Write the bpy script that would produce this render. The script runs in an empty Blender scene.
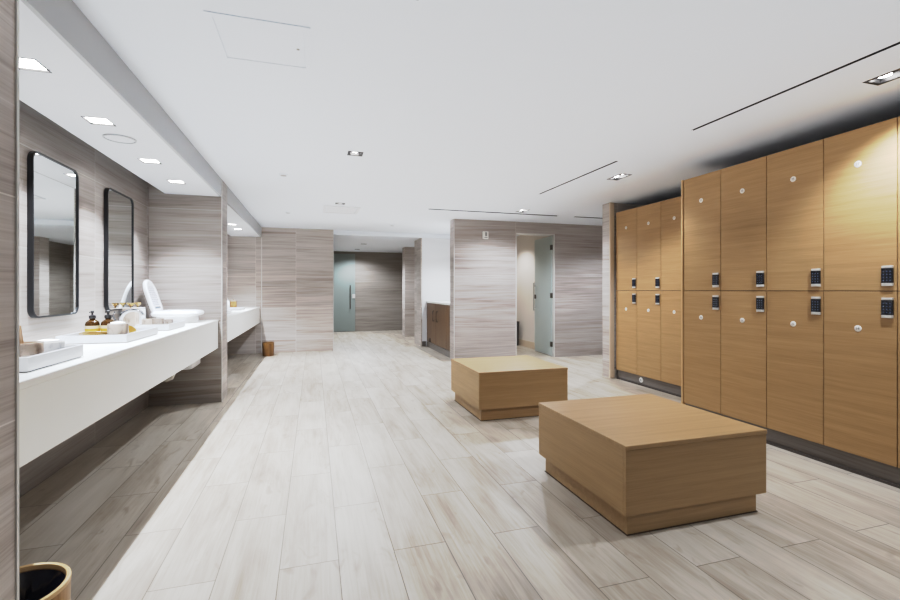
import bpy, bmesh, math, random
from mathutils import Vector, Matrix
PI = math.pi
random.seed(7)
sc = bpy.context.scene
col = sc.collection
H = 2.39            # ceiling
SZ = 2.20           # soffit underside

# ------------------------------------------------------------------ nodes / materials
def lin(c):
    return tuple(((x/255)/12.92 if x/255 <= .04045 else ((x/255+.055)/1.055)**2.4) for x in c) + (1,)

class NT:
    def __init__(s, name):
        s.m = bpy.data.materials.new(name); s.m.use_nodes = True
        s.t = s.m.node_tree; s.b = s.t.nodes['Principled BSDF']
    def n(s, typ, **kw):
        nd = s.t.nodes.new(typ)
        for k, v in kw.items(): setattr(nd, k, v)
        return nd
    def l(s, a, b): s.t.links.new(a, b)
    def put(s, sock, v):
        if isinstance(v, bpy.types.NodeSocket): s.l(v, sock)
        else: sock.default_value = v
    def math(s, op, a, b=0.0, c=0.0):
        nd = s.n('ShaderNodeMath', operation=op)
        s.put(nd.inputs[0], a); s.put(nd.inputs[1], b); s.put(nd.inputs[2], c)
        return nd.outputs[0]
    def mix(s, f, a, b):
        nd = s.n('ShaderNodeMix', data_type='RGBA')
        s.put(nd.inputs[0], f); s.put(nd.inputs[6], a); s.put(nd.inputs[7], b)
        return nd.outputs[2]
    def mixf(s, f, a, b):
        nd = s.n('ShaderNodeMix', data_type='FLOAT')
        s.put(nd.inputs[0], f); s.put(nd.inputs[2], a); s.put(nd.inputs[3], b)
        return nd.outputs[0]
    def xyz(s, x, y, z):
        nd = s.n('ShaderNodeCombineXYZ')
        s.put(nd.inputs[0], x); s.put(nd.inputs[1], y); s.put(nd.inputs[2], z)
        return nd.outputs[0]
    def noise(s, vec, scale=1, detail=4, rough=.55, dist=0):
        nd = s.n('ShaderNodeTexNoise')
        s.put(nd.inputs['Vector'], vec); nd.inputs['Scale'].default_value = scale
        nd.inputs['Detail'].default_value = detail; nd.inputs['Roughness'].default_value = rough
        nd.inputs['Distortion'].default_value = dist
        return nd.outputs[0]
    def white(s, vec):
        nd = s.n('ShaderNodeTexWhiteNoise', noise_dimensions='3D'); s.put(nd.inputs['Vector'], vec)
        return nd.outputs[0]
    def ramp(s, f, stops):
        nd = s.n('ShaderNodeValToRGB'); s.put(nd.inputs[0], f)
        e = nd.color_ramp.elements
        e[0].position, e[0].color = stops[0][0], stops[0][1]
        e[1].position, e[1].color = stops[-1][0], stops[-1][1]
        for p, c in stops[1:-1]:
            x = e.new(p); x.color = c
        return nd.outputs[0]
    def pos(s, obj=False):
        if obj: v = s.n('ShaderNodeTexCoord').outputs['Object']
        else: v = s.n('ShaderNodeNewGeometry').outputs['Position']
        sp = s.n('ShaderNodeSeparateXYZ'); s.l(v, sp.inputs[0])
        return sp.outputs
    def fin(s, colr, rough, bump=None, bs=.1, bd=.002, metal=0, spec=None):
        s.put(s.b.inputs['Base Color'], colr); s.put(s.b.inputs['Roughness'], rough)
        s.b.inputs['Metallic'].default_value = metal
        if spec is not None: s.b.inputs['Specular IOR Level'].default_value = spec
        if bump is not None:
            nd = s.n('ShaderNodeBump'); nd.inputs['Strength'].default_value = bs
            nd.inputs['Distance'].default_value = bd
            s.l(bump, nd.inputs['Height']); s.l(nd.outputs[0], s.b.inputs['Normal'])
        return s.m

def plain(name, rgb, rough=.5, metal=0, spec=None, var=.03, scale=6):
    s = NT(name); p = s.pos(True)
    nz = s.noise(s.xyz(p[0], p[1], p[2]), scale, 3)
    c = lin(rgb); a = tuple(min(1, x*(1+var)) for x in c[:3])+(1,); b = tuple(x*(1-var) for x in c[:3])+(1,)
    return s.fin(s.mix(nz, b, a), rough, metal=metal, spec=spec)

def stone(name, w=.72, u0=-.334, v0=.25, h=.6, tint=(1, 1, 1), dark=1.0):
    """horizontally veined grey-beige limestone cladding in large tiles"""
    s = NT(name); p = s.pos()
    nrm = s.n('ShaderNodeSeparateXYZ'); s.l(s.n('ShaderNodeNewGeometry').outputs['True Normal'], nrm.inputs[0])
    isx = s.math('GREATER_THAN', s.math('ABSOLUTE', nrm.outputs[0]), .5)
    u = s.mixf(isx, p[0], p[1]); v = p[2]
    uu = s.math('DIVIDE', s.math('SUBTRACT', u, u0), w); vv = s.math('DIVIDE', s.math('SUBTRACT', v, v0), h)
    iu = s.math('FLOOR', uu); iv = s.math('FLOOR', vv)
    rnd = s.white(s.xyz(iu, iv, 3.0)); rnd2 = s.white(s.xyz(iu, iv, 9.0))
    off = s.math('MULTIPLY', rnd, 17.0)
    # broad bands, medium veins, fine lines; slightly sloping
    vt = s.math('ADD', v, s.math('MULTIPLY', u, s.math('MULTIPLY', s.math('SUBTRACT', rnd2, .5), .05)))
    a = s.noise(s.xyz(s.math('ADD', s.math('MULTIPLY', u, .55), off), s.math('MULTIPLY', vt, 9.0), off), 1, 3, .5, .35)
    b = s.noise(s.xyz(s.math('ADD', s.math('MULTIPLY', u, 1.1), off), s.math('MULTIPLY', vt, 44.0), off), 1, 4, .6, .5)
    c = s.noise(s.xyz(s.math('ADD', s.math('MULTIPLY', u, 2.4), off), s.math('MULTIPLY', vt, 160.0), off), 1, 3, .6, .3)
    f = s.math('ADD', s.math('MULTIPLY', a, .34), s.math('ADD', s.math('MULTIPLY', b, .40), s.math('MULTIPLY', c, .26)))
    f = s.math('ADD', f, s.math('MULTIPLY', s.math('SUBTRACT', rnd2, .5), .06))
    def C(r, g, bl):
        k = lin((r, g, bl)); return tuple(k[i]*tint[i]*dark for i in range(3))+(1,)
    rgb = s.ramp(f, [(.29, C(122, 110, 102)), (.42, C(158, 147, 139)), (.50, C(174, 165, 158)), (.58, C(183, 175, 169)), (.72, C(202, 196, 191))])
    fu = s.math('FRACT', uu); fv = s.math('FRACT', vv)
    ju = s.math('LESS_THAN', s.math('MINIMUM', fu, s.math('SUBTRACT', 1.0, fu)), .0022/w)
    jv = s.math('LESS_THAN', s.math('MINIMUM', fv, s.math('SUBTRACT', 1.0, fv)), .0022/h)
    j = s.math('MAXIMUM', ju, jv)
    rgb = s.mix(s.math('MULTIPLY', j, .75), rgb, C(214, 208, 202))
    return s.fin(rgb, .38, bump=b, bs=.05, bd=.001, spec=.35)

def floor_mat():
    s = NT('plank_floor'); p = s.pos(); x, y = p[0], p[1]
    W, L = .2475, 1.0
    uu = s.math('DIVIDE', s.math('SUBTRACT', x, .105), W); iu = s.math('FLOOR', uu)
    par = s.math('MULTIPLY', s.math('PINGPONG', iu, 1.0), .5)
    vv = s.math('ADD', s.math('DIVIDE', s.math('SUBTRACT', y, 2.56), L), par)
    # the reference column has joints at 2.56 + k, its neighbours half a plank off
    iv = s.math('FLOOR', vv)
    rnd = s.white(s.xyz(iu, iv, 1.0)); rnd2 = s.white(s.xyz(iu, iv, 5.0)); rnd3 = s.white(s.xyz(iu, iv, 8.0))
    off = s.math('MULTIPLY', rnd, 23.0)
    a = s.noise(s.xyz(s.math('ADD', s.math('MULTIPLY', x, 7.0), off), s.math('MULTIPLY', y, 1.2), off), 1, 4, .55, .6)
    b = s.noise(s.xyz(s.math('ADD', s.math('MULTIPLY', x, 60.0), off), s.math('MULTIPLY', y, 2.2), off), 1, 4, .6, .8)
    k = s.noise(s.xyz(s.math('ADD', s.math('MULTIPLY', x, 11.0), off), s.math('MULTIPLY', y, 4.0), off), 1, 2, .5, 1.2)
    f = s.math('ADD', s.math('MULTIPLY', a, .65), s.math('MULTIPLY', b, .35))
    f = s.math('ADD', f, s.math('MULTIPLY', s.math('SUBTRACT', rnd2, .5), .10))
    rgb = s.ramp(f, [(.28, lin((136, 122, 106))), (.42, lin((162, 150, 135))), (.54, lin((177, 167, 153))), (.72, lin((190, 181, 169)))])
    kn = s.math('MULTIPLY', s.math('GREATER_THAN', rnd3, .45), s.math('SMOOTH_MIN', s.math('MULTIPLY', s.math('MAXIMUM', s.math('SUBTRACT', k, .60), 0.0), 3.0), .5, .1))
    rgb = s.mix(kn, rgb, lin((126, 106, 84)))
    fu = s.math('FRACT', uu); fv = s.math('FRACT', vv)
    ju = s.math('LESS_THAN', s.math('MINIMUM', fu, s.math('SUBTRACT', 1.0, fu)), .0021/W)
    jv = s.math('LESS_THAN', s.math('MINIMUM', fv, s.math('SUBTRACT', 1.0, fv)), .0021/L)
    rgb = s.mix(s.math('MULTIPLY', s.math('MAXIMUM', ju, jv), .8), rgb, lin((96, 86, 74)))
    return s.fin(rgb, s.mixf(b, .36, .52), bump=b, bs=.06, bd=.001, spec=.4)

def wood(name, axis, base=(170, 136, 95), lite=(180, 146, 104), dk=(157, 124, 84), rough=.4):
    """fine straight oak veneer, grain running along one axis of the object"""
    s = NT(name); p = list(s.pos(True)); oi = s.n('ShaderNodeObjectInfo').outputs['Random']
    off = s.math('MULTIPLY', oi, 31.0)
    sc1 = [30.0]*3; sc1[axis] = 1.1
    sc2 = [230.0]*3; sc2[axis] = 5.0
    v1 = [s.math('ADD', s.math('MULTIPLY', p[i], sc1[i]), off) for i in range(3)]
    v2 = [s.math('ADD', s.math('MULTIPLY', p[i], sc2[i]), off) for i in range(3)]
    a = s.noise(s.xyz(*v1), 1, 4, .6, .5); b = s.noise(s.xyz(*v2), 1, 3, .6, .2)
    f = s.math('ADD', s.math('MULTIPLY', a, .55), s.math('MULTIPLY', b, .45))
    f = s.math('ADD', f, s.math('MULTIPLY', s.math('SUBTRACT', oi, .5), .05))
    rgb = s.ramp(f, [(.32, lin(dk)), (.50, lin(base)), (.66, lin(lite))])
    return s.fin(rgb, rough, bump=b, bs=.04, bd=.0006, spec=.35)

def marble(name, base, vein, scale=9):
    s = NT(name); p = s.pos(True)
    a = s.noise(s.xyz(p[0], p[1], p[2]), scale, 6, .62, 1.6)
    rgb = s.ramp(a, [(.30, lin(vein)), (.45, lin(base)), (.75, lin(tuple(min(255, c+12) for c in base)))])
    return s.fin(rgb, .3)

def emit(name, rgb, strength):
    s = NT(name)
    s.b.inputs['Base Color'].default_value = lin(rgb)
    s.b.inputs['Emission Color'].default_value = lin(rgb); s.b.inputs['Emission Strength'].default_value = strength
    return s.m

def glass(name, rgb, rough, trans, alpha=1.0):
    s = NT(name); p = s.pos(True)
    nz = s.noise(s.xyz(p[0], p[1], p[2]), 2, 2)
    c = lin(rgb)
    s.fin(s.mix(nz, tuple(x*.96 for x in c[:3])+(1,), c), rough)
    s.b.inputs['Transmission Weight'].default_value = trans; s.b.inputs['IOR'].default_value = 1.45
    return s.m

M = {}
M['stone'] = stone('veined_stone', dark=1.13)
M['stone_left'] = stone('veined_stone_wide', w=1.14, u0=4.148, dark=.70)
M['stone_pier'] = stone('veined_stone_pier', w=2.0, u0=-.4, dark=.8)
M['stone_mid'] = stone('veined_stone_grey', w=12, u0=3.36, tint=(1.03, 1.03, 1.04), dark=.90)
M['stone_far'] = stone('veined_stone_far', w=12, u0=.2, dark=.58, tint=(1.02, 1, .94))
M['floor'] = floor_mat()
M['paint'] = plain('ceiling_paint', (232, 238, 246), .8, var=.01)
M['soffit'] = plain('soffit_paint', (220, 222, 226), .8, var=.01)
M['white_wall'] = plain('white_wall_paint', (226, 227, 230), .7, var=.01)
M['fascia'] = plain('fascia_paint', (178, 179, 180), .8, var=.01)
M['warm_wall'] = plain('warm_wall_paint', (226, 219, 210), .7, var=.01)
M['beige_trim'] = plain('beige_trim', (212, 194, 172), .5)
M['metal_trim'] = plain('pale_edge_trim', (206, 204, 200), .35, metal=.2)
M['counter'] = plain('white_counter', (232, 231, 226), .28, var=.01)
M['black'] = plain('black_frame', (22, 22, 25), .4)
M['slot'] = plain('dark_slot', (30, 30, 32), .7)
M['recess'] = plain('dark_recess', (46, 46, 48), .35, metal=.3)
M['oak_x'] = wood('oak_grain_x', 0); M['oak_y'] = wood('oak_grain_y', 1)
BD = dict(base=(166, 136, 98), lite=(175, 145, 107), dk=(154, 125, 88), rough=.34)
M['bench_x'] = wood('bench_oak_x', 0, **BD); M['bench_y'] = wood('bench_oak_y', 1, **BD)
M['oak_edge'] = wood('oak_edge', 2, (196, 160, 116), (210, 176, 134), (170, 132, 90))
M['walnut'] = wood('walnut_cabinet', 2, (110, 84, 60), (121, 94, 68), (93, 70, 50))
M['gap'] = plain('dark_carcass', (70, 50, 32), .7)
M['toe'] = stone('toe_kick_stone', w=4, u0=0, dark=.42, tint=(1, .98, .95))
M['toe_dark'] = plain('dark_floor_strip', (74, 66, 60), .5)
M['badge'] = plain('badge_white', (240, 234, 226), .4)
M['digit'] = plain('badge_grey_number', (110, 104, 104), .5)
M['silver'] = plain('silver_metal', (216, 214, 210), .3, metal=.55)
M['key_black'] = plain('keypad_black', (22, 24, 32), .2)
M['key_dot'] = plain('keypad_marks', (74, 84, 108), .4)
M['mirror'] = plain('mirror_silver', (236, 240, 240), .015, metal=1, var=0)
M['amber'] = glass('amber_glass', (66, 42, 12), .1, .2)
M['pump'] = plain('black_pump', (40, 38, 38), .35)
M['label_cream'] = plain('cream_label', (206, 190, 156), .5)
M['label_yellow'] = plain('yellow_label', (190, 146, 56), .5)
M['gold'] = plain('brushed_gold', (166, 138, 98), .25, metal=.85)
M['gold_dish'] = plain('golden_dish', (136, 104, 42), .35, metal=.2)
M['marble_beige'] = marble('beige_marble', (172, 156, 140), (116, 98, 84))
M['marble_grey'] = marble('grey_white_marble', (186, 184, 182), (96, 94, 94), 12)
M['marble_taupe'] = marble('taupe_marble', (140, 127, 115), (88, 78, 70), 14)
M['cotton'] = plain('white_cotton', (244, 243, 240), .9)
M['tray'] = plain('white_tray', (208, 210, 214), .35, var=.01)
M['shadow_foot'] = plain('tray_shadow_foot', (120, 118, 118), .6)
M['pale_wood'] = wood('pale_wood', 2, (188, 160, 130), (204, 178, 150), (168, 138, 108))
M['gold_jar'] = plain('golden_jar', (156, 122, 78), .35)
M['chrome'] = plain('chrome', (170, 172, 176), .08, metal=1)
M['appliance'] = plain('white_appliance_plastic', (240, 241, 243), .3, var=.005)
M['panel_ink'] = plain('blue_grey_print', (150, 160, 184), .5)
M['panel_dark'] = plain('slate_print', (92, 104, 124), .5)
M['pvc'] = plain('white_pipe', (214, 212, 206), .4)
M['bamboo'] = wood('bamboo_bin', 2, (166, 128, 84), (188, 150, 106), (138, 102, 64))
M['bamboo_rim'] = plain('bamboo_rim', (212, 178, 130), .4)
M['bronze'] = wood('bronzed_bin', 2, (122, 88, 52), (150, 112, 70), (84, 58, 34), .3)
M['bag'] = plain('black_bin_bag', (20, 21, 28), .16, var=.2, scale=25)
M['frost'] = glass('frosted_glass', (224, 234, 230), .5, .45)
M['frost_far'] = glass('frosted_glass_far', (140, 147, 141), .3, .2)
M['hinge'] = plain('dark_nickel', (96, 90, 82), .35, metal=.7)
M['steel'] = plain('brushed_steel', (178, 176, 172), .3, metal=.8)
M['plastic'] = plain('white_plastic', (226, 224, 220), .45)
M['grey_plastic'] = plain('grey_plastic', (148, 146, 142), .45)
M['dark_bin'] = plain('dark_bin', (58, 54, 50), .45)
M['lens'] = emit('lamp_lens', (255, 252, 248), 30)

# ------------------------------------------------------------------ mesh helpers
class MB:
    def __init__(s): s.b = bmesh.new()
    def box(s, x0, x1, y0, y1, z0, z1, bev=0, seg=2):
        r = bmesh.ops.create_cube(s.b, size=1, matrix=Matrix.Translation(((x0+x1)/2, (y0+y1)/2, (z0+z1)/2)) @ Matrix.Diagonal((x1-x0, y1-y0, z1-z0, 1)))
        if bev:
            es = list({e for v in r['verts'] for e in v.link_edges})
            bmesh.ops.bevel(s.b, geom=es, offset=bev, segments=seg, affect='EDGES', profile=.5)
        return s
    def lathe(s, prof, c=(0, 0, 0), n=32, sx=1, sy=1, close=False):
        """profile of (radius, z) pairs turned about the vertical axis"""
        rings = []
        for r, z in prof:
            if r < 1e-6: rings.append([s.b.verts.new((c[0], c[1], c[2]+z))])
            else: rings.append([s.b.verts.new((c[0]+r*sx*math.cos(2*PI*i/n), c[1]+r*sy*math.sin(2*PI*i/n), c[2]+z)) for i in range(n)])
        if close: rings.append(rings[0])
        for A, B in zip(rings, rings[1:]):
            for i in range(n):
                j = (i+1) % n
                if len(A) == 1 and len(B) == 1: continue
                f = [A[0], B[j], B[i]] if len(A) == 1 else ([A[i], A[j], B[0]] if len(B) == 1 else [A[i], A[j], B[j], B[i]])
                try: s.b.faces.new(f)
                except ValueError: pass
        return s
    def tube(s, pts, r, n=10, cap=True):
        pts = [Vector(p) for p in pts]; rings = []
        up = Vector((0, 0, 1))
        for i, p in enumerate(pts):
            d = (pts[min(i+1, len(pts)-1)] - pts[max(i-1, 0)]).normalized()
            a = d.cross(up)
            if a.length < 1e-3: a = d.cross(Vector((0, 1, 0)))
            a.normalize(); b = a.cross(d)
            rr = r[i] if isinstance(r, (list, tuple)) else r
            rings.append([s.b.verts.new(p + a*rr*math.cos(2*PI*k/n) + b*rr*math.sin(2*PI*k/n)) for k in range(n)])
        for A, B in zip(rings, rings[1:]):
            for k in range(n): s.b.faces.new([A[k], A[(k+1) % n], B[(k+1) % n], B[k]])
        if cap: s.b.faces.new(rings[0][::-1]); s.b.faces.new(rings[-1])
        return s
    def loft(s, loops, cap=True):
        R = [[s.b.verts.new(p) for p in L] for L in loops]; n = len(R[0])
        for A, B in zip(R, R[1:]):
            for k in range(n): s.b.faces.new([A[k], A[(k+1) % n], B[(k+1) % n], B[k]])
        if cap: s.b.faces.new(R[0][::-1]); s.b.faces.new(R[-1])
        return s
    def ringloft(s, loops):
        R = [[s.b.verts.new(p) for p in L] for L in loops]; n = len(R[0]); m = len(R)
        for i in range(m):
            A, B = R[i], R[(i+1) % m]
            for k in range(n): s.b.faces.new([A[k], A[(k+1) % n], B[(k+1) % n], B[k]])
        return s
    def slab(s, x0, x1, y0, y1, z0, z1, holes):
        """flat slab with rectangular holes right through it"""
        xs = sorted({x0, x1, *[h[0] for h in holes], *[h[1] for h in holes]})
        ys = sorted({y0, y1, *[h[2] for h in holes], *[h[3] for h in holes]})
        xs = [x for x in xs if x0-1e-9 <= x <= x1+1e-9]; ys = [y for y in ys if y0-1e-9 <= y <= y1+1e-9]
        def solid(i, j):
            if not (0 <= i < len(xs)-1 and 0 <= j < len(ys)-1): return False
            cx, cy = (xs[i]+xs[i+1])/2, (ys[j]+ys[j+1])/2
            return not any(h[0] < cx < h[1] and h[2] < cy < h[3] for h in holes)
        V = {}
        def v(i, j, z):
            k = (i, j, z)
            if k not in V: V[k] = s.b.verts.new((xs[i], ys[j], z))
            return V[k]
        for i in range(len(xs)-1):
            for j in range(len(ys)-1):
                if not solid(i, j): continue
                s.b.faces.new([v(i, j, z0), v(i, j+1, z0), v(i+1, j+1, z0), v(i+1, j, z0)])
                s.b.faces.new([v(i, j, z1), v(i+1, j, z1), v(i+1, j+1, z1), v(i, j+1, z1)])
                if not solid(i-1, j): s.b.faces.new([v(i, j, z0), v(i, j, z1), v(i, j+1, z1), v(i, j+1, z0)])
                if not solid(i+1, j): s.b.faces.new([v(i+1, j, z0), v(i+1, j+1, z0), v(i+1, j+1, z1), v(i+1, j, z1)])
                if not solid(i, j-1): s.b.faces.new([v(i, j, z0), v(i+1, j, z0), v(i+1, j, z1), v(i, j, z1)])
                if not solid(i, j+1): s.b.faces.new([v(i, j+1, z0), v(i, j+1, z1), v(i+1, j+1, z1), v(i+1, j+1, z0)])
        return s
    def xf(s, m):
        bmesh.ops.transform(s.b, matrix=m, verts=s.b.verts[:]); return s
    def build(s, name, mat, parent=None, smooth=False, label=None, world=True):
        bmesh.ops.recalc_face_normals(s.b, faces=s.b.faces[:])
        if parent is not None and world:
            o = Vector((0, 0, 0)); q = parent
            while q is not None: o += q.location; q = q.parent
            bmesh.ops.translate(s.b, vec=-o, verts=s.b.verts[:])
        me = bpy.data.meshes.new(name); s.b.to_mesh(me); s.b.free()
        me.materials.append(mat)
        ob = bpy.data.objects.new(name, me); col.objects.link(ob)
        if parent is not None: ob.parent = parent
        if smooth:
            for f in me.polygons: f.use_smooth = True
            me.set_sharp_from_angle(angle=math.radians(38))
        if label: ob['label'] = label
        return ob

def box(*a, **k): return MB().box(*a, **k)
def tag(o, label, cat, group=None):
    o['label'] = label; o['category'] = cat
    if group: o['group'] = group
    return o
def thing(name, label, cat, loc, group=None):
    o = bpy.data.objects.new(name, None); col.objects.link(o)
    o.location = loc; o.empty_display_size = .05
    return tag(o, label, cat, group)
def struct(mb, name, mat, parent=None):
    o = mb.build(name, mat, parent)
    if parent is None: o['kind'] = 'structure'
    return o
def copy_tree(o, parent=None):
    c = o.copy(); col.objects.link(c)
    if parent is not None: c.parent = parent
    for ch in list(o.children): copy_tree(ch, c)
    return c
def rrect(w, h, r, n=6):
    """rounded rectangle outline, centred"""
    out = []
    for cx, cy, a0 in ((w/2-r, h/2-r, 0), (-w/2+r, h/2-r, PI/2), (-w/2+r, -h/2+r, PI), (w/2-r, -h/2+r, 1.5*PI)):
        for i in range(n+1):
            a = a0 + PI/2*i/n; out.append((cx+r*math.cos(a), cy+r*math.sin(a)))
    return out

# ------------------------------------------------------------------ setting
struct(box(-2.0, 6.6, -2.5, 13.6, -.12, 0), 'floor', M['floor'])

# openings in the ceiling (x0,x1,y0,y1)
main_lights = [  # (x, y, number of lamps, label)
    (.345, 1.74, 1, 'square recessed downlight at the top edge of the photo, nearest in the middle row'),
    (.345, 4.00, 1, 'square recessed downlight in the middle of the ceiling, black rim around a bright lamp'),
    (.345, 6.37, 1, 'small far square downlight just in front of the flat ceiling access panel'),
    (3.075, 1.66, 2, 'bright twin downlight above the nearest lockers at the right edge'),
    (3.075, 4.02, 2, 'twin recessed downlight above the far lockers, right of the short slot diffuser'),
    (3.0, 6.16, 2, 'twin downlight over the grey stone partition, beside the long crosswise slot'),
]
LW = .066
def hole_of(x, y, n): return (x-LW, x+LW, y-LW*(1 if n == 1 else 1.9), y+LW*(1 if n == 1 else 1.9))
slots = [
    (2.686, 2.711, .6, 2.69, 'long black slot diffuser running over the near lockers'),
    (2.665, 2.69, 3.53, 5.03, 'black slot diffuser in the ceiling between the benches and the far lockers'),
    (1.61, 3.75, 6.39, 6.45, 'long black slot diffuser crossing the ceiling in front of the grey partition'),
    (4.05, 5.2, 6.385, 6.445, 'black slot diffuser partly hidden behind the far locker pier'),
]
holes = [hole_of(x, y, n) for x, y, n, _ in main_lights] + [s_[:4] for s_ in slots]
struct(MB().slab(-1.75, 6.6, -2.5, 9.26, H, H+.02, holes), 'ceiling', M['paint'])
pass_lights = [(1.15, 11.0, 1, 'small downlight in the lowered passage ceiling before the frosted door'),
               (1.13, 12.5, 1, 'tiny farthest downlight in the passage ceiling near the frosted door')]
struct(MB().slab(.25, 4.4, 9.27, 13.5, 2.31, 2.33, [hole_of(x, y, n) for x, y, n, _ in pass_lights]), 'ceiling.001', M['paint'])
struct(box(.372, 2.948, 9.27, 9.29, 2.331, H+.02), 'trim_1', M['paint'])
struct(box(2.952, 4.3, 9.262, 10.3, H, H+.02), 'ceiling.002', M['warm_wall'])

# left side: mirror wall, piers, soffits
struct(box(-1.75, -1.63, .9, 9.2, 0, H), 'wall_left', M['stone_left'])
struct(box(-1.629, -.77, .95, 1.5, 0, H), 'wall_near_left', M['stone'])
struct(box(-.7695, -.766, 1.498, 1.5085, 0, H), 'trim_2', M['metal_trim'])
struct(box(-1.629, -.95, 5.33, 5.67, 0, H), 'wall_middle_left', M['stone_pier'])
struct(box(-.952, -.945, 5.328, 5.345, 0, H), 'trim_3', M['metal_trim'])
struct(box(-1.75, .37, 9.2, 9.32, 0, H), 'wall_back_left', M['stone'])
struct(box(-.958, -.944, 9.192, 9.1995, 0, SZ), 'trim_4', M['metal_trim'])
struct(box(.362, .3705, 9.195, 9.32, 0, H), 'trim_5', M['metal_trim'])
soff = [  # y0,y1,lights
    (1.505, 5.325, [(-1.22, 2.45, 1, 'bright downlight in the left soffit above the nearest tray'),
                    (-1.22, 3.155, 1, 'soffit downlight in front of the round ceiling speaker, above the first mirror'),
                    (-1.22, 4.02, 1, 'soffit downlight just past the round speaker, above the second mirror'),
                    (-1.22, 4.72, 1, 'soffit downlight nearest the stone pier, above the white appliance')]),
    (5.675, 9.195, [(-1.20, 7.55, 1, 'left of the two small bright downlights seen past the stone pier'),
                    (-1.20, 8.1, 1, 'right of the two small bright downlights seen past the stone pier')]),
]
for k, (y0, y1, L) in enumerate(soff):
    struct(MB().slab(-1.48, -.97, y0, y1, SZ, SZ+.02, [hole_of(x, y, n) for x, y, n, _ in L]), 'ceiling.%03d' % (3+k), M['soffit'])
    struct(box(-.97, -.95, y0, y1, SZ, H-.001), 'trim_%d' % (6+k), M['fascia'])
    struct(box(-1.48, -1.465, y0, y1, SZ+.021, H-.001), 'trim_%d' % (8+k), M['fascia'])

# passage beyond
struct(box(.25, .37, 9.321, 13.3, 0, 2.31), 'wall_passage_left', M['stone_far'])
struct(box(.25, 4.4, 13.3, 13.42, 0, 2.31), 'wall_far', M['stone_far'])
struct(box(2.235, 2.9, 11.4, 11.75, 0, 2.31), 'wall_passage_right', M['stone'])
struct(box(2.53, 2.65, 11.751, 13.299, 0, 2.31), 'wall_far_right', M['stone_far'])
struct(box(2.175, 2.2, 9.33, 9.97, 0, 2.309), 'wall_passage_end', M['stone'])
struct(box(2.201, 2.949, 9.33, 9.97, 0, 2.309), 'wall_back', M['white_wall'])
struct(box(2.2, 2.28, 9.318, 9.3295, 0, .11), 'baseboard_back', M['toe'])
# grey partition with the frosted door
mb = MB().box(2.236, 3.37, 7.17, 7.4, 0, H).box(3.37, 4.13, 7.17, 7.4, 2.2, H).box(4.13, 6.4, 7.17, 7.4, 0, H)
struct(mb, 'wall_middle', M['stone_mid'])
struct(box(2.234, 2.244, 7.166, 7.1695, 0, H), 'trim_10', M['metal_trim'])
mb = MB().box(3.371, 3.383, 7.172, 7.39, 0, 2.199).box(4.117, 4.129, 7.172, 7.39, 0, 2.199).box(3.383, 4.117, 7.172, 7.39, 2.187, 2.199)
struct(mb, 'trim_11', M['metal_trim'])
struct(box(2.95, 3.05, 7.401, 11.4, 0, H), 'wall_alcove_right', M['warm_wall'])
struct(box(4.3, 4.4, 7.401, 10.2, 0, H), 'wall_side_room_right', M['warm_wall'])
struct(box(3.051, 4.4, 10.2, 10.3, 0, H), 'wall_side_room_back', M['warm_wall'])
struct(box(4.285, 4.2995, 7.41, 10.19, 0, .13), 'baseboard_side_room', M['beige_trim'])
# right side
struct(box(4.52, 4.64, -2.5, 5.24, 0, H), 'wall_right', M['stone_mid'])
struct(box(3.85, 6.4, 5.241, 5.39, 0, H), 'wall_locker_end', M['stone'])
struct(box(3.852, 3.918, 5.225, 5.2405, .11, H), 'trim_12', M['beige_trim'])
struct(box(3.846, 3.918, 5.215, 5.2405, 0, .11), 'baseboard_locker_end', M['beige_trim'])
struct(box(6.4, 6.52, 5.241, 7.4, 0, H), 'wall_corridor_right', M['stone_mid'])
struct(MB().box(3.4035, 3.42, 1.0, 3.473, .018, .12), 'baseboard_right', M['toe'])
struct(MB().box(3.385, 3.42, 1.0, 3.47, 0, .017), 'trim_13', M['toe_dark'])
struct(MB().box(3.9445, 3.96, 3.96, 5.185, .018, .12), 'baseboard_right.001', M['toe'])
struct(MB().box(3.925, 3.96, 3.96, 5.185, 0, .017), 'trim_14', M['toe_dark'])

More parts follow.
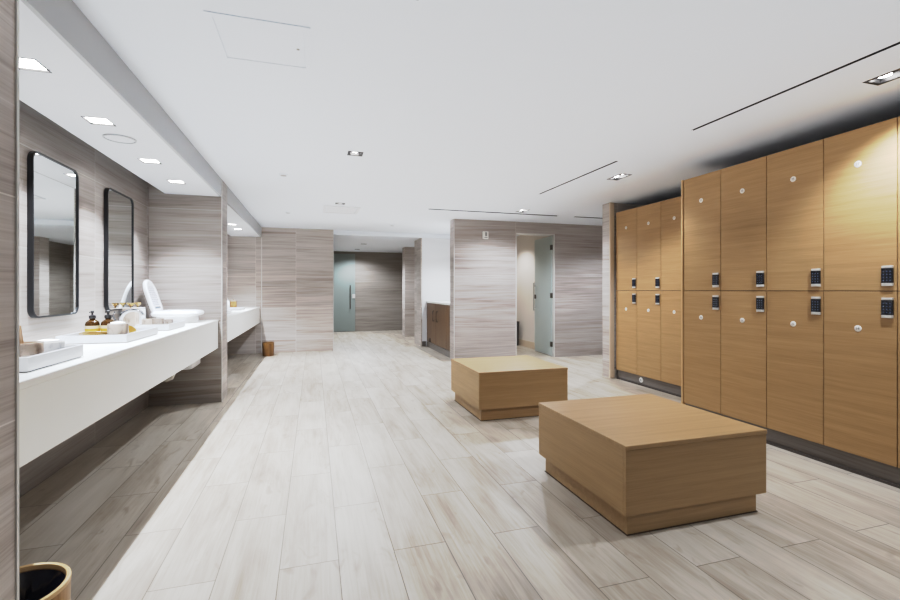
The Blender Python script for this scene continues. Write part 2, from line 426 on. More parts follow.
# ------------------------------------------------------------------ lights
LC = (.93, 1.03, 1.17)
SPOT = 100
UP = 36
def area(name, loc, power, size, parent, colr=LC):
    """a downlight's lamp: a spot pointing straight down"""
    d = bpy.data.lights.new(name, 'SPOT'); d.shadow_soft_size = size; d.energy = power; d.color = colr
    d.spot_size = math.radians(SPOT); d.spot_blend = .6
    o = bpy.data.objects.new(name, d); col.objects.link(o); o.parent = parent
    q = Vector((0, 0, 0)); p = parent
    while p is not None: q += p.location; p = p.parent
    o.location = Vector(loc) - q
    return o
def downlight(x, y, n, z, label, power, group, colr=LC, cone=None):
    t = thing('ceiling_light', label, 'ceiling light', (x, y, z), group)
    x0, x1, y0, y1 = hole_of(x, y, n)
    fw = .019 if z != SZ else .007
    e = .0008; D = .035 if z != SZ else .03
    # thin black rim around the opening
    mb = MB()
    for a in ((x0+e, x0+fw, y0+e, y1-e), (x1-fw, x1-e, y0+e, y1-e), (x0+fw, x1-fw, y0+e, y0+fw), (x0+fw, x1-fw, y1-fw, y1-e)):
        mb.box(*a, z-.002, z+.012)
    mb.build('frame', M['black'], t)
    mb = MB()
    for a in ((x0+fw, x0+fw+.002, y0+fw, y1-fw), (x1-fw-.002, x1-fw, y0+fw, y1-fw), (x0+fw+.002, x1-fw-.002, y0+fw, y0+fw+.002), (x0+fw+.002, x1-fw-.002, y1-fw-.002, y1-fw)):
        mb.box(*a, z+.001, z+D)
    mb.box(x0+fw+.002, x1-fw-.002, y0+fw+.002, y1-fw-.002, z+D-.004, z+D)
    mb.build('housing', M['recess'], t)
    for k in range(n):
        yy = y if n == 1 else y + (k-.5)*LW*1.8
        if z == SZ: box(x0+.011, x1-.011, y0+.011, y1-.011, z+.006, z+.012).build('lens', M['lens'], t)
        else: MB().lathe([(0, D-.020), (.024, D-.019), (.034, D-.016), (.034, D-.006), (0, D-.006)], (x, yy, z), 24).build('lens', M['lens'], t, True)
        q_ = area('lamp', (x, yy, z+.004), power/n, .012, t, colr)
        if cone: q_.data.spot_size = math.radians(cone)
    return t
P_MAIN, P_SOFF, P_PASS = 122, 158, 115
for x, y, n, lb in main_lights: downlight(x, y, n, H, lb, P_MAIN*((.14 if y < 3 else .28 if y < 5 else 1.25) if n == 1 else (.72 if y < 3 else .5 if y < 5 else 1.0)), 'recessed lights in the main ceiling', cone=150 if y > 5 else 122 if n == 2 else None)
for y0, y1, L in soff:
    for x, y, n, lb in L: downlight(x, y, n, SZ, lb, P_SOFF, 'downlights in the vanity soffits')
for x, y, n, lb in pass_lights: downlight(x, y, n, 2.31, lb, P_PASS, 'passage downlights', cone=150)

# ceiling fittings
for x0, x1, y0, y1, lb in slots:
    mb = MB(); e = .001
    if x1-x0 < y1-y0: mb.box(x0+e, x0+.003, y0+e, y1-e, H-.001, H+.016).box(x1-.003, x1-e, y0+e, y1-e, H-.001, H+.016)
    else: mb.box(x0+e, x1-e, y0+e, y0+.003, H-.001, H+.016).box(x0+e, x1-e, y1-.003, y1-e, H-.001, H+.016)
    mb.box(x0+e, x1-e, y0+e, y1-e, H+.012, H+.016)
    tag(mb.build('slot_diffuser', M['slot']), lb, 'air vent', 'slot diffusers in the ceiling')
t = thing('access_panel', 'white square access hatch with raised rim in the ceiling, upper left', 'access panel', (-.23, 2.343, H))
mb = MB()
for a in ((-.45, -.015, 2.135, 2.162), (-.45, -.015, 2.523, 2.55), (-.45, -.423, 2.162, 2.523), (-.042, -.015, 2.162, 2.523)): mb.box(*a, H-.006, H-.0005)
mb.build('frame', M['paint'], t)
box(-.42, -.045, 2.165, 2.52, H-.004, H-.0005, bev=.001).build('hatch_door', M['paint'], t)
MB().lathe([(0, 0), (.008, 0), (.008, -.005), (0, -.005)], (-.075, 2.34, H-.001), 16).build('lock', M['grey_plastic'], t, True)
t = thing('air_vent', 'faint white square flush panel in the ceiling behind the far square downlight', 'air vent', (.385, 6.84, H))
mb = MB().box(.13, .64, 6.56, 6.60, H-.012, H-.0005).box(.13, .64, 7.1, 7.14, H-.012, H-.0005).box(.13, .17, 6.60, 7.1, H-.012, H-.0005).box(.6, .64, 6.60, 7.1, H-.012, H-.0005)
mb.build('frame', M['soffit'], t)
box(.18, .59, 6.61, 7.09, H-.009, H-.0005, bev=.002).build('face_plate', M['soffit'], t)
for x, y, lb in ((-.3, 4.92, 'white sprinkler cap in the ceiling left of the middle square downlight'),
                 (-.38, 7.29, 'white sprinkler cap in the ceiling left of the flush square panel'),
                 (1.37, 8.19, 'white sprinkler cap in the ceiling before the passage')):
    t = thing('sprinkler', lb, 'sprinkler', (x, y, H), 'sprinkler caps')
    MB().lathe([(0, -.0005), (.045, -.0005), (.045, -.008), (.038, -.014), (0, -.014)], (x, y, H), 24).build('cover_plate', M['paint'], t, True)
    MB().lathe([(.03, -.0143), (.03, -.018), (0, -.018)], (x, y, H), 24).build('cap', M['grey_plastic'], t, True)
t = thing('ceiling_speaker', 'round white speaker in the left soffit between the downlights', 'speaker', (-1.225, 3.47, SZ))
MB().lathe([(.082, -.0005), (.092, -.0005), (.092, -.007), (.082, -.009)], (-1.225, 3.47, SZ), 40, close=True).build('rim', M['fascia'], t, True)
MB().lathe([(0, -.005), (.081, -.004), (.081, -.0006), (0, -.0006)], (-1.225, 3.47, SZ), 40).build('grille', M['soffit'], t, True)
# alarm on the partition
t = thing('fire_alarm', 'small square white alarm sounder high on the grey stone partition', 'alarm', (2.79, 7.17, 2.13))
box(2.74, 2.84, 7.13, 7.169, 2.065, 2.195, bev=.006).build('housing', M['plastic'], t)
box(2.775, 2.812, 7.124, 7.1295, 2.115, 2.18, bev=.002).build('strobe', M['grey_plastic'], t)
box(2.765, 2.82, 7.126, 7.1295, 2.085, 2.098).build('sounder_slot', M['grey_plastic'], t)

# ------------------------------------------------------------------ mirrors
def mirror(yc, lb):
    w, h, r, d = .548, 1.01, .06, .029
    t = thing('wall_mirror', lb, 'mirror', (-1.629, yc, 1.53), 'black framed vanity mirrors')
    def L(o, x): return [(x, yc+a, 1.535+b) for a, b in rrect(w-2*o, h-2*o, r-o*.8)]
    MB().ringloft([L(0, -1.629), L(0, -1.629+d), L(.009, -1.629+d), L(.009, -1.629)]).build('frame', M['black'], t)
    MB().loft([L(.010, -1.627), L(.010, -1.629+d-.008)]).build('mirror_glass', M['mirror'], t)
mirror(3.555, 'tall black framed mirror with rounded corners, the one nearest the camera')
mirror(4.572, 'tall black framed mirror with rounded corners beside the white appliance, nearer the pier')

# ------------------------------------------------------------------ vanity counters
def counter(y0, y1, lb):
    t = thing('vanity_counter', lb, 'counter', (-1.3, (y0+y1)/2, .58), 'white floating vanity counters')
    box(-1.628, -.98, y0, y1, .85, .88, bev=.002).build('countertop', M['counter'], t)
    box(-1.0, -.982, y0, y1, .58, .8495).build('apron', M['counter'], t)
counter(1.503, 5.327, 'long white floating counter under the two mirrors')
counter(5.673, 9.197, 'white floating counter past the stone pier, farther from the camera')

def tray(x0, x1, y0, y1, h, lb):
    t = thing('tray', lb, 'tray', ((x0+x1)/2, (y0+y1)/2, .8803), 'white trays on the counters')
    z = .8803; w = .012
    box(x0+.006, x1-.006, y0+.006, y1-.006, z, z+.004).build('shadow_foot', M['shadow_foot'], t)  # dark inset base, coloured to draw the shadow line under the tray
    mb = MB().box(x0, x1, y0, y1, z+.0042, z+.014)
    for a in ((x0, x0+w, y0, y1), (x1-w, x1, y0, y1), (x0+w, x1-w, y0, y0+w), (x0+w, x1-w, y1-w, y1)): mb.box(*a, z+.014, z+h)
    mb.build('tray_body', M['tray'], t)
TB = .8803+.0142+.0003  # tray inside bottom
tray(-1.37, -1.06, 2.14, 2.575, .058, 'white tray holding two marble tumblers, nearest the camera')
tray(-1.44, -1.085, 3.17, 3.74, .05, 'white tray holding amber bottles and a golden dish')
tray(-1.32, -1.09, 4.02, 4.48, .05, 'white tray with small stone cups in front of the white appliance')
tray(-1.34, -1.1, 6.5, 6.9, .03, 'low white tray at the near end of the second counter')
tray(-1.36, -1.1, 7.75, 8.2, .03, 'low white tray at the far end of the second counter')

def tumbler(name, x, y, z, r, h, mat, lb, cat='cup', fill=None, sx=1, group=None):
    t = thing(name, lb, cat, (x, y, z), group)
    MB().lathe([(0, 0), (r*.96, 0), (r, .006), (r, h-.004), (r-.002, h), (r-.009, h), (r-.011, h-.006), (r-.011, .012), (0, .012)], (x, y, z), 36, sx=sx).build('body', mat, t, True)
    if fill:
        MB().lathe([(0, .013), (r-.0115, .013), (r-.0115, h-.014), (r*.7, h+.008), (r*.3, h+.013), (0, h+.014)], (x, y, z), 28, sx=sx).build(fill[0], fill[1], t, True)
    return t
tumbler('marble_cup', -1.148, 2.292, TB, .062, .088, M['marble_beige'], 'beige marble tumbler holding pale wooden sticks, on the nearest tray', group='marble tumblers')
tumbler('marble_cup', -1.16, 2.49, TB, .06, .068, M['marble_grey'], 'low grey and white veined marble tumbler, on the nearest tray', group='marble tumblers', fill=('lid', M['cotton']))
for i, (dx, dy, ang) in enumerate(((-.020, -.014, .10), (.012, -.022, .22), (-.004, -.028, .16))):
    mb = MB().box(-.008, .008, -.003, .003, 0, .15, bev=.002)
    mb.xf(Matrix.Translation((-1.148+dx, 2.292+dy, TB+.0135)) @ Matrix.Rotation(ang*.55, 4, 'X') @ Matrix.Rotation(-.12+.05*i, 4, 'Y'))
    tag(mb.build('wooden_stick', M['pale_wood']), 'flat pale wooden stick standing in the beige marble tumbler', 'stick', 'wooden sticks in the tumbler')
tumbler('stone_cup', -1.153, 3.238, TB, .054, .098, M['marble_taupe'], 'taupe stone cup full of white cotton beside the amber bottles', fill=('cotton', M['cotton']))
tumbler('stone_cup', -1.21, 4.17, TB, .045, .075, M['marble_taupe'], 'taller small stone cup on the tray before the white appliance')
tumbler('stone_cup', -1.19, 4.37, TB, .036, .055, M['marble_taupe'], 'shorter small stone cup on the tray before the white appliance')
tumbler('cream_box', -1.265, 4.10, TB, .034, .075, M['marble_beige'], 'small cream cup at the wall side of the tray before the appliance')

def bottle(x, y, lb, first=[None]):
    if first[0]:
        t = copy_tree(first[0]); t.location = (x, y, TB+.0043); t['label'] = lb; return t
    t = thing('soap_bottle', lb, 'bottle', (x, y, TB+.0043), 'amber pump bottles'); first[0] = t
    MB().lathe([(0, 0), (.034, 0), (.038, .004), (.038, .088), (.034, .102), (.020, .112), (.014, .116), (.014, .122), (0, .122)], (x, y, TB+.0043), 32).build('bottle_body', M['amber'], t, True)
    lbm = MB().lathe([(.0383, .022), (.0388, .022), (.0388, .078), (.0383, .078)], (x, y, TB+.0043), 32).build('paper_label', M['label_cream'], t, True, label='cream paper band with a dark printed line')
    mb = MB()
    for k in range(32):
        if 8 <= k < 30 and k % 5 != 0 and k < 24+6:
            a = 2*PI*k/32; b = 2*PI*(k+1)/32
            mb.loft([[(x+.0392*math.cos(q), y+.0392*math.sin(q), TB+.0043+z) for q, z in ((a, .028), (b, .028), (b, .040), (a, .040))],
                     [(x+.0396*math.cos(q), y+.0396*math.sin(q), TB+.0043+z) for q, z in ((a, .028), (b, .028), (b, .040), (a, .040))]])
    mb.build('printed_line', M['panel_dark'], lbm)
    MB().lathe([(.0389, .0425), (.0393, .0425), (.0393, .060), (.0389, .060)], (x, y, TB+.0043), 32).build('yellow_band', M['label_yellow'], lbm, True)
    MB().lathe([(0, .1223), (.018, .1223), (.019, .126), (.019, .142), (.010, .144), (.006, .146), (.006, .156), (.009, .157), (.010, .168), (.006, .172), (0, .172)], (x, y, TB+.0043), 24).build('pump', M['pump'], t, True)
    MB().tube([(x-.006, y+.004, TB+.0043+.163), (x-.018, y+.012, TB+.0043+.163), (x-.021, y+.014, TB+.0043+.158)], .003).build('nozzle', M['pump'], t, True)
    return t
bottle(-1.33, 3.35, 'amber pump bottle with cream label, left of the pair')
bottle(-1.25, 3.36, 'amber pump bottle with cream label, right of the pair beside the stone cup')
t = thing('amber_jar', 'short amber glass jar behind the pump bottles', 'jar', (-1.265, 3.47, TB+.0043))
MB().lathe([(0, 0), (.034, 0), (.037, .004), (.037, .05), (.030, .06), (0, .06)], (-1.265, 3.47, TB+.0043), 28).build('jar_body', M['amber'], t, True)
MB().lathe([(0, .0603), (.032, .0603), (.032, .072), (0, .072)], (-1.265, 3.47, TB+.0043), 28).build('jar_lid', M['gold'], t, True)
# long golden platter in the tray, its two ends turned up
def plat(k, z, up, n=44):
    out = []
    for i in range(n):
        a = 2*PI*i/n; ca, sa = math.cos(a), math.sin(a)
        out.append((-1.285+.14*k*ca, 3.466+.25*k*math.copysign(abs(sa)**1.25, sa), PZ+z+up*abs(sa)**3))
    return out
PZ = TB
MB().loft([plat(.88, 0, 0), plat(.95, .012, .012), plat(1.0, .026, .03), plat(.985, .028, .03), plat(.93, .012, .012), plat(.88, .004, 0)]).build('golden_platter', M['gold_dish'], None, True)
tag(bpy.data.objects['golden_platter'], 'long golden oval platter under the amber bottles, its ends turned up', 'platter')

# lidded canisters with golden knobs at the wall
for y, m, lb in ((4.62, 'marble_beige', 'beige stone canister with a golden knob, behind the faucet'),
                 (4.785, 'tray', 'white canister with a golden knob beside the raised white lid')):
    x = -1.55; z = .8803
    t = thing('canister', lb, 'canister', (x, y, z), 'gold knobbed canisters')
    box(x-.05, x+.05, y-.05, y+.05, z, z+.145, bev=.008).build('canister_body', M[m], t, True)
    box(x-.047, x+.047, y-.047, y+.047, z+.1453, z+.16, bev=.004).build('lid', M[m], t, True)
    mb = MB().lathe([(0, .1603), (.010, .1603), (.006, .168), (.006, .174), (.014, .18), (.018, .19), (.014, .2), (0, .205)], (x, y, z), 20)
    for k in range(5):
        a = 2*PI*k/5
        mb.lathe([(0, .176), (.008, .180), (.011, .188), (.008, .196), (0, .2)], (x+.017*math.cos(a), y+.017*math.sin(a), z+.008), 12)
    mb.build('knob', M['gold'], t, True)
# faucet
t = thing('faucet', 'chrome faucet with a curved spout at the mirror wall', 'faucet', (-1.54, 4.36, .8803))
MB().lathe([(0, 0), (.03, 0), (.03, .006), (.022, .012), (.02, .05), (0, .05)], (-1.54, 4.36, .8803), 24).build('base', M['chrome'], t, True)
MB().tube([(-1.54, 4.36, .9305), (-1.535, 4.36, .97), (-1.51, 4.36, 1.01), (-1.47, 4.36, 1.03), (-1.42, 4.36, 1.03), (-1.385, 4.36, 1.012), (-1.375, 4.36, .99)], [.018, .017, .016, .015, .014, .013, .012], 16).build('spout', M['chrome'], t, True)
MB().tube([(-1.565, 4.36, .93), (-1.59, 4.36, .99), (-1.575, 4.36, 1.02)], .007).build('lever', M['chrome'], t, True)

# white appliance with raised oval lid
t = thing('swimsuit_dryer', 'white counter-mounted drum appliance with its oval lid raised, beside the stone pier', 'appliance', (-1.3, 5.05, .8803))
def sup(cx, cy, rx, ry, z, e=3.2, n=48):
    out = []
    for i in range(n):
        a = 2*PI*i/n; c, s_ = math.cos(a), math.sin(a)
        out.append((cx+rx*math.copysign(abs(c)**(2/e), c), cy+ry*math.copysign(abs(s_)**(2/e), s_), z))
    return out
z = .8803
MB().loft([sup(-1.29, 5.05, .165, .20, z), sup(-1.29, 5.05, .165, .20, z+.062)]).build('base', M['appliance'], t, True)
zz = z+.0625
MB().loft([sup(-1.29, 5.05, .17, .205, zz), sup(-1.285, 5.05, .205, .232, zz+.012), sup(-1.285, 5.05, .212, .238, zz+.03), sup(-1.285, 5.05, .20, .228, zz+.048), sup(-1.285, 5.05, .16, .19, zz+.056), sup(-1.285, 5.05, .15, .18, zz+.045), sup(-1.285, 5.05, .14, .17, zz+.02)]).build('rim', M['appliance'], t, True)
# lid: rounded slab built flat then leaned back against the wall side
def cap(w, h, o, zq):  # stadium outline in (y,z) plane
    out = []; r = w/2-o
    for i in range(25):
        a = PI*i/24; out.append((zq, r*math.cos(a), h-w/2+r*math.sin(a)))
    rb = .05
    for i in range(7):
        a = PI+PI/2*i/6; out.append((zq, -(w/2-o-rb)+rb*math.cos(a), o+rb+rb*math.sin(a)))
    for i in range(7):
        a = 1.5*PI+PI/2*i/6; out.append((zq, (w/2-o-rb)+rb*math.cos(a), o+rb+rb*math.sin(a)))
    return out
LM = Matrix.Translation((-1.452, 5.06, .985)) @ Matrix.Rotation(-.30, 4, 'Y')
lid = MB().loft([cap(.28, .335, .02, -.035), cap(.28, .335, .004, -.028), cap(.28, .335, 0, -.012), cap(.28, .335, .005, 0), cap(.28, .335, .022, .003), cap(.28, .335, .03, -.002)]).xf(LM).build('lid', M['appliance'], t, True)
mb = MB()
rr = random.Random(3)
for r_ in range(11):
    zc = .075 + r_*.018; half = .09 if zc < .2 else math.sqrt(max(.0004, .10**2-(zc-.2)**2))*.9
    y_ = -half
    while y_ < half-.01:
        w = rr.uniform(.012, .035)
        if y_+w > half: break
        mb.box(-.0016, -.0004, y_, y_+w, zc-.0035, zc+.0035); y_ += w+rr.uniform(.008, .02)
mb.xf(LM).build('printed_instructions', M['panel_ink'], lid, label='rows of small blue-grey print')
box(-.0016, -.0004, -.075, .075, .038, .056).xf(LM).build('printed_bar', M['panel_dark'], lid)
MB().loft([sup(-1.29, 5.075, .15, .18, .43, 7), sup(-1.29, 5.075, .165, .195, .445, 7), sup(-1.29, 5.075, .165, .195, .78, 7)]).build('drum_housing', M['appliance'], t, True)
MB().lathe([(0, -.0995), (.09, -.0995), (.09, -.0315), (0, -.0315)], (-1.29, 5.06, .88), 32).build('drum_neck', M['appliance'], t, True)
t = thing('drain_pipe', 'white drain trap hanging below the counter near the wall', 'pipe', (-1.2, 4.5, .6))
cy = 4.5
MB().tube([(-1.19, cy, .848), (-1.19, cy, .55), (-1.19, cy, .47), (-1.205, cy, .43), (-1.24, cy, .42), (-1.27, cy, .44), (-1.28, cy, .49), (-1.30, cy, .51), (-1.629, cy, .51)], .024, 16).build('trap', M['pvc'], t, True)
MB().lathe([(.025, -.02), (.032, -.02), (.032, .02), (.025, .02)], (-1.19, cy, .56), 24, close=True).build('collar', M['pvc'], t, True)

# second counter objects
t = thing('soap_bottle', 'white bottle with a narrow neck on the second counter, past the pier', 'bottle', (-1.44, 8.55, .8803))
MB().lathe([(0, 0), (.04, 0), (.043, .005), (.043, .11), (.03, .135), (.012, .15), (.012, .185), (0, .187)], (-1.44, 8.55, .8803), 24).build('bottle_body', M['cotton'], t, True)
t = thing('golden_jar', 'amber golden jar with pale lid on the second counter, past the pier', 'jar', (-1.40, 8.95, .8803))
MB().lathe([(0, 0), (.05, 0), (.056, .006), (.056, .105), (.05, .112), (0, .112)], (-1.40, 8.95, .8803), 28).build('jar_body', M['gold_jar'], t, True)
MB().lathe([(0, .1123), (.052, .1123), (.052, .135), (.012, .14), (.012, .155), (0, .156)], (-1.40, 8.95, .8803), 28).build('jar_lid', M['marble_beige'], t, True)

# ------------------------------------------------------------------ bins
t = thing('waste_bin', 'round bamboo waste bin lined with a black bag, at the near stone pier', 'bin', (-.872, 1.665, 0))
c = (-.872, 1.665, 0)
MB().lathe([(0, .001), (.136, .001), (.140, .006), (.143, .288), (.137, .288), (.132, .285), (.130, .012), (0, .010)], c, 56).build('bin_body', M['bamboo'], t, True)
MB().lathe([(.1315, .289), (.1435, .289), (.1445, .294), (.1435, .302), (.139, .305), (.1325, .302)], c, 56, close=True).build('rim', M['bamboo_rim'], t, True, label='pale bamboo rim')
b_ = bmesh.new(); rr = random.Random(5)
mb = MB(); prof = [(0, .13), (.03, .135), (.06, .145), (.085, .165), (.10, .19), (.112, .22), (.120, .25), (.1265, .275), (.1305, .2865)]
mb.lathe(prof, c, 56)
for v in mb.b.verts:
    d = Vector((v.co.x-c[0], v.co.y-c[1], 0))
    if d.length > .02 and v.co.z < .28:
        a = math.atan2(d.y, d.x); k = 1-(.13*abs(math.sin(a*5+v.co.z*30))+.08*abs(math.sin(a*11+1+v.co.z*12)))*min(1, (.285-v.co.z)/.05)
        v.co.x = c[0]+d.x*k; v.co.y = c[1]+d.y*k; v.co.z += .012*math.sin(a*7+d.length*40)*(1 if v.co.z < .25 else .2)
mb.build('bin_bag', M['bag'], t, True, label='crumpled shiny black bag')
t = thing('waste_bin', 'small round bronze-brown waste bin on the floor at the far corner of the left wall', 'bin', (-.80, 8.82, 0))
c = (-.80, 8.82, 0)
MB().lathe([(0, .001), (.094, .001), (.098, .006), (.102, .235), (.097, .235), (.093, .012), (0, .010)], c, 40).build('bin_body', M['bronze'], t, True)
MB().lathe([(.0965, .236), (.103, .236), (.103, .248), (.0965, .248)], c, 40, close=True).build('rim', M['bronze'], t, True)
t = thing('waste_bin', 'dark tall bin just inside the frosted door opening', 'bin', (4.17, 8.93, 0))
MB().lathe([(0, .001), (.09, .001), (.095, .006), (.11, .5), (.104, .5), (.09, .012), (0, .010)], (4.16, 8.95, 0), 36).build('bin_body', M['dark_bin'], t, True)
MB().lathe([(.104, .501), (.113, .501), (.113, .515), (.104, .515)], (4.16, 8.95, 0), 36, close=True).build('rim', M['dark_bin'], t, True)

# ------------------------------------------------------------------ benches
def bench(x0, x1, y0, y1, lb):
    t = thing('bench', lb, 'bench', ((x0+x1)/2, (y0+y1)/2, 0), 'square oak benches')
    zt, zb, g = .45, .11, .0012; th = .022
    box(x0, x1, y0, y1, zt-th, zt, bev=.002).build('seat_top', M['bench_x'], t)
    box(x0+.003, x1-.003, y0+.003, y0+th, zb, zt-th-g, bev=.001).build('front_panel', M['bench_x'], t)
    box(x0+.003, x1-.003, y1-th, y1-.003, zb, zt-th-g, bev=.001).build('back_panel', M['bench_x'], t)
    box(x0+.003, x0+th, y0+th+g, y1-th-g, zb, zt-th-g, bev=.001).build('side_panel', M['bench_y'], t)
    box(x1-th, x1-.003, y0+th+g, y1-th-g, zb, zt-th-g, bev=.001).build('side_panel', M['bench_y'], t)
    box(x0+th+g, x1-th-g, y0+th+g, y1-th-g, zb+.01, zb+.02).build('underside', M['gap'], t)
    box(x0+.036, x1-.036, y0+.036, y1-.036, .004, zb+.0095).build('plinth', M['bench_x'], t)
    box(x0+.03, x1-.03, y0+.03, y1-.03, .0004, .0035).build('floor_strip', M['gap'], t)
bench(1.43, 2.33, 1.82, 2.70, 'large square oak bench on a recessed plinth, the nearest one')
bench(1.43, 2.345, 3.825, 4.70, 'square oak bench on a recessed plinth behind the nearer bench')

# ------------------------------------------------------------------ lockers
PW = .412; ZB, ZS, ZT = .123, 1.1935, 2.25
_digits = {}
def digit_mesh(txt):
    if txt not in _digits:
        cu = bpy.data.curves.new('number', 'FONT'); cu.body = txt; cu.size = .022
        cu.align_x = 'CENTER'; cu.align_y = 'CENTER'; cu.extrude = .0004; cu.resolution_u = 2
        ob = bpy.data.objects.new('tmp', cu); col.objects.link(ob)
        bpy.context.view_layer.update()
        me = bpy.data.meshes.new_from_object(ob.evaluated_get(bpy.context.evaluated_depsgraph_get()))
        bpy.data.objects.remove(ob); bpy.data.curves.remove(cu)
        # face -X: text x -> -Y, text y -> +Z
        me.transform(Matrix(((0, 0, -1, 0), (-1, 0, 0, 0), (0, 1, 0, 0), (0, 0, 0, 1))))
        me.materials.clear(); me.materials.append(M['digit'])
        _digits[txt] = me
    return _digits[txt]
def make_locker(upper):
    t = thing('locker', 'x', 'locker', (0, 0, 0))
    h = (ZT-ZS) if upper else (ZS-ZB)
    g = .0025
    mb = MB().box(.0215, .55, -PW/2+.0006, PW/2-.0006, .0006, h-.0006)
    mb.build('carcass', M['gap'], t, world=False)
    d = box(0, .021, -PW/2+g, PW/2-g, g, h-g, bev=.0012).build('door', M['oak_y'], t, world=False)
    zb = (2.017-ZS) if upper else (.95-ZB)
    MB().lathe([(0, 0), (.0205, 0), (.0205, .002), (.0185, .003), (0, .003)], (0, 0, 0), 28).xf(Matrix.Translation((-.0001, 0, zb)) @ Matrix.Rotation(-PI/2, 4, 'Y')).build('number_badge', M['badge'], d, True, world=False, label='round white number badge')
    n = bpy.data.objects.new('number', digit_mesh('00')); col.objects.link(n); n.parent = d
    n.location = (-.0036, 0, zb)
    zk = (1.287-ZS) if upper else (1.09-ZB); yk = -PW/2+.045
    MB().box(-.013, -.0003, yk-.029, yk+.029, zk-.063, zk-.0435, bev=.002).box(-.013, -.0003, yk-.029, yk+.029, zk+.0475, zk+.063, bev=.002).box(-.003, -.0003, yk-.027, yk+.027, zk-.0435, zk+.0475).build('lock_body', M['silver'], d, True, world=False, label='silver ends of the lock housing')
    box(-.0142, -.0032, yk-.0295, yk+.0295, zk-.0432, zk+.0472, bev=.0008).build('keypad', M['key_black'], d, world=False, label='glossy black keypad')
    mb = MB()
    for r in range(4):
        for c_ in range(3): mb.box(-.0147, -.0143, yk+(c_-1)*.017-.003, yk+(c_-1)*.017+.003, zk-.028+r*.0185-.0035, zk-.028+r*.0185+.0035)
    mb.build('key_marks', M['key_dot'], d, world=False)
    return t
proto = {True: make_locker(True), False: make_locker(False)}
used = set()
def place(upper, x, y, num, lb, group):
    p = proto[upper]
    o = p if upper not in used else copy_tree(p)
    used.add(upper)
    o.location = (x, y, ZS if upper else ZB); o['label'] = lb; o['group'] = group
    for ch in o.children:
        for g_ in ch.children:
            if g_.name.startswith('number') and not g_.name.startswith('number_badge'): g_.data = digit_mesh(num)
ordn = ['first', 'second', 'third', 'fourth', 'fifth']
Y1 = 3.472
near_lb = {0: 'in the near bank, leftmost column beside the pale end panel', 1: 'in the near bank, second column from its left end',
           2: 'in the near bank, third column from its left end', 3: 'in the near bank, just inside the right edge',
           4: 'in the near bank, only a sliver cut by the right edge'}
far_lb = {0: 'in the far bank, leftmost column beside the beige pier', 1: 'in the far bank, middle column',
          2: 'in the far bank, right column partly hidden by the near bank'}
for k in range(5):
    for up in (True, False):
        place(up, 3.38, Y1-PW*(k+.5), str(27-2*(3-k)+(0 if up else 1)), ('upper' if up else 'lower')+' oak locker door '+near_lb[k], 'near bank of oak lockers')
for k in range(3):
    for up in (True, False):
        place(up, 3.92, 5.19-PW*(k+.5), str(13+2*k+(0 if up else 1)), ('upper' if up else 'lower')+' oak locker door '+far_lb[k], 'far bank of oak lockers')
tag(box(3.372, 3.93, 3.4735, 3.492, .0005, ZT).build('end_panel', M['oak_edge']), 'pale oak end panel closing the left side of the near locker bank', 'panel')
t = thing('vent_cover', 'small round white cover on the dark toe kick under the far lockers', 'vent', (3.96, 4.72, .06))
MB().lathe([(0, 0), (.034, 0), (.034, .004), (.03, .008), (0, .008)], (0, 0, 0), 28).xf(Matrix.Translation((3.9443, 4.725, .068)) @ Matrix.Rotation(-PI/2, 4, 'Y')).build('cover', M['plastic'], t, True)
MB().lathe([(0, 0), (.012, 0), (.012, .003), (0, .003)], (0, 0, 0), 20).xf(Matrix.Translation((3.9362, 4.725, .068)) @ Matrix.Rotation(-PI/2, 4, 'Y')).build('centre_cap', M['grey_plastic'], t, True)

# ------------------------------------------------------------------ cabinet in the alcove
t = thing('vanity_cabinet', 'brown wooden base cabinet with white top standing by the white wall', 'cabinet', (2.6, 8.37, 0))
box(2.32, 2.93, 7.405, 9.316, .0, .93).build('carcass', M['gap'], t)
box(2.28, 2.94, 7.403, 9.318, .9305, .965, bev=.002).build('countertop', M['counter'], t)
box(2.2955, 2.3195, 7.405, 9.316, .0005, .11).build('plinth', M['toe'], t)
for y0, y1, hy in ((8.58, 9.314, 8.72), (7.85, 8.576, 8.44), (7.406, 7.846, 7.52)):
    d = box(2.30, 2.3195, y0+.002, y1-.002, .12, .925, bev=.001).build('door', M['walnut'], t)
    MB().tube([(2.2995, hy, .78), (2.278, hy, .78), (2.272, hy, .76), (2.272, hy, .60), (2.278, hy, .58), (2.2995, hy, .58)], .007).build('handle', M['hinge'], d, True)
box(2.294, 2.2998, 9.0, 9.07, .125, .20).build('vent', M['slot'], t)

# ------------------------------------------------------------------ glass doors
d1 = bpy.data.objects.new('door_1', None); col.objects.link(d1); d1.location = (4.10, 7.2, 0); d1['kind'] = 'structure'
a0 = Vector((4.10, 7.24, 0)); ang = math.radians(88)
Rm = Matrix.Translation((4.108, 7.235, 0)) @ Matrix.Rotation(math.radians(-93.5), 4, 'Z')
# built closed along -X from the hinge, then swung open into the room
box(-.745, -.004, -.006, .006, .012, 2.175, bev=.001).xf(Rm).build('glass_panel', M['frost'], d1)
for zc in (.22, 1.1, 1.97):
    box(-.055, .008, -.014, .014, zc-.045, zc+.045, bev=.002).xf(Rm).build('hinge', M['hinge'], d1)
hd = MB()
for sgn in (-1, 1):
    hd.tube([(-.70, sgn*.0065, .86), (-.70, sgn*.045, .86)], .008).tube([(-.70, sgn*.0065, 1.28), (-.70, sgn*.045, 1.28)], .008).tube([(-.70, sgn*.045, .80), (-.70, sgn*.045, 1.34)], .010)
hd.xf(Rm).build('handle', M['steel'], d1, True)
box(-.735, -.675, -.016, .016, 1.03, 1.11, bev=.002).xf(Rm).build('lock', M['hinge'], d1)
d2 = bpy.data.objects.new('door_2', None); col.objects.link(d2); d2.location = (.82, 13.27, 0); d2['kind'] = 'structure'
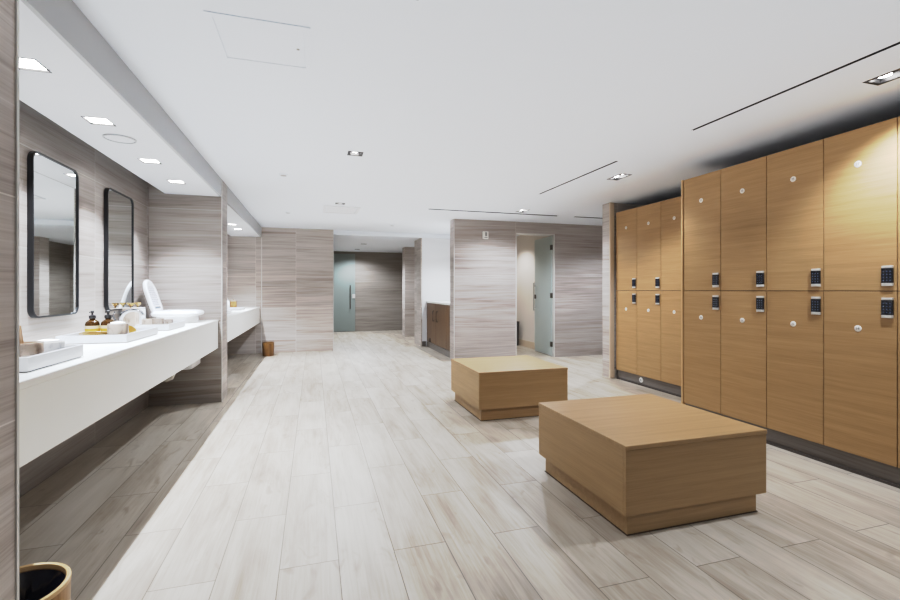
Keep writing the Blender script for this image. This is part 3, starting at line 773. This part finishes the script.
box(.40, 1.14, 13.262, 13.274, .01, 2.24, bev=.001).build('glass_panel', M['frost_far'], d2)
hd = MB().tube([(1.0, 13.2615, .72), (1.0, 13.22, .72)], .009).tube([(1.0, 13.2615, 1.28), (1.0, 13.22, 1.28)], .009).tube([(1.0, 13.22, .66), (1.0, 13.22, 1.34)], .013)
hd.build('handle', M['hinge'], d2, True)
box(1.06, 1.14, 13.24, 13.2615, .96, 1.08, bev=.003).build('lock', M['silver'], d2)

# ------------------------------------------------------------------ lamps of the spaces the photo only looks into, and fill lamps added unseen behind the camera
def lamp(name, loc, power, size, colr=LC):
    area(name, loc, power, size, None, colr).data.spot_size = math.radians(130)
lamp('alcove_lamp', (2.62, 8.2, H-.01), 130, .05)
lamp('side_room_lamp', (3.7, 8.7, H-.01), 60, .05, (.98, .97, .98))
lamp('corridor_lamp', (5.0, 6.2, H-.01), 110, .05)
for x in (.345, 3.0):
    for y in (-.5, -1.6): lamp('rear_fill', (x, y, H-.01), 6 if x < 1 else 60, .04)  # unseen spots added as fill light

# added fill lamp without a fixture, facing up to brighten the ceiling
d = bpy.data.lights.new('ceiling_fill', 'AREA'); d.shape = 'RECTANGLE'; d.size = 3.6; d.size_y = 8.5; d.energy = UP; d.color = (.97, .99, 1.04)
o = bpy.data.objects.new('ceiling_fill', d); col.objects.link(o); o.location = (1.25, 4.0, 1.75); o.rotation_euler = (PI, 0, 0)
w = bpy.data.worlds.new('World'); sc.world = w; w.use_nodes = True
bg = w.node_tree.nodes['Background']; bg.inputs[0].default_value = (.92, .97, 1, 1); bg.inputs[1].default_value = .12

# ------------------------------------------------------------------ camera
cd = bpy.data.cameras.new('Camera'); cam = bpy.data.objects.new('Camera', cd); col.objects.link(cam)
cd.sensor_width = 36; cd.lens = 18.0; cd.shift_y = -10/900; cd.clip_start = .02; cd.clip_end = 100
cam.location = (0, 0, 1.2)
cam.rotation_euler = (PI/2, 0, -math.atan(136/450))
sc.camera = cam
sc.view_settings.view_transform = 'Standard'; sc.view_settings.look = 'None'
sc.view_settings.exposure = 0.0; sc.view_settings.gamma = 1.0
# soft highlight shoulder, like the photograph's own processing
sc.view_settings.use_curve_mapping = True
cm = sc.view_settings.curve_mapping
cm.clip_max_x = 1; cm.white_level = (3, 3, 3)
cc = cm.curves[3]
for L, y in ((.05, .049), (.12, .14), (.27, .355), (.44, .555), (.8, .69), (1.3, .78), (2.0, .89)): cc.points.new(L/3, y)
cm.update()
sc.cycles.use_denoising = True
sc.cycles.max_bounces = 10; sc.cycles.diffuse_bounces = 6; sc.cycles.glossy_bounces = 4; sc.cycles.transmission_bounces = 6
sc.cycles.sample_clamp_indirect = 6
sc.cycles.caustics_reflective = False; sc.cycles.caustics_refractive = False
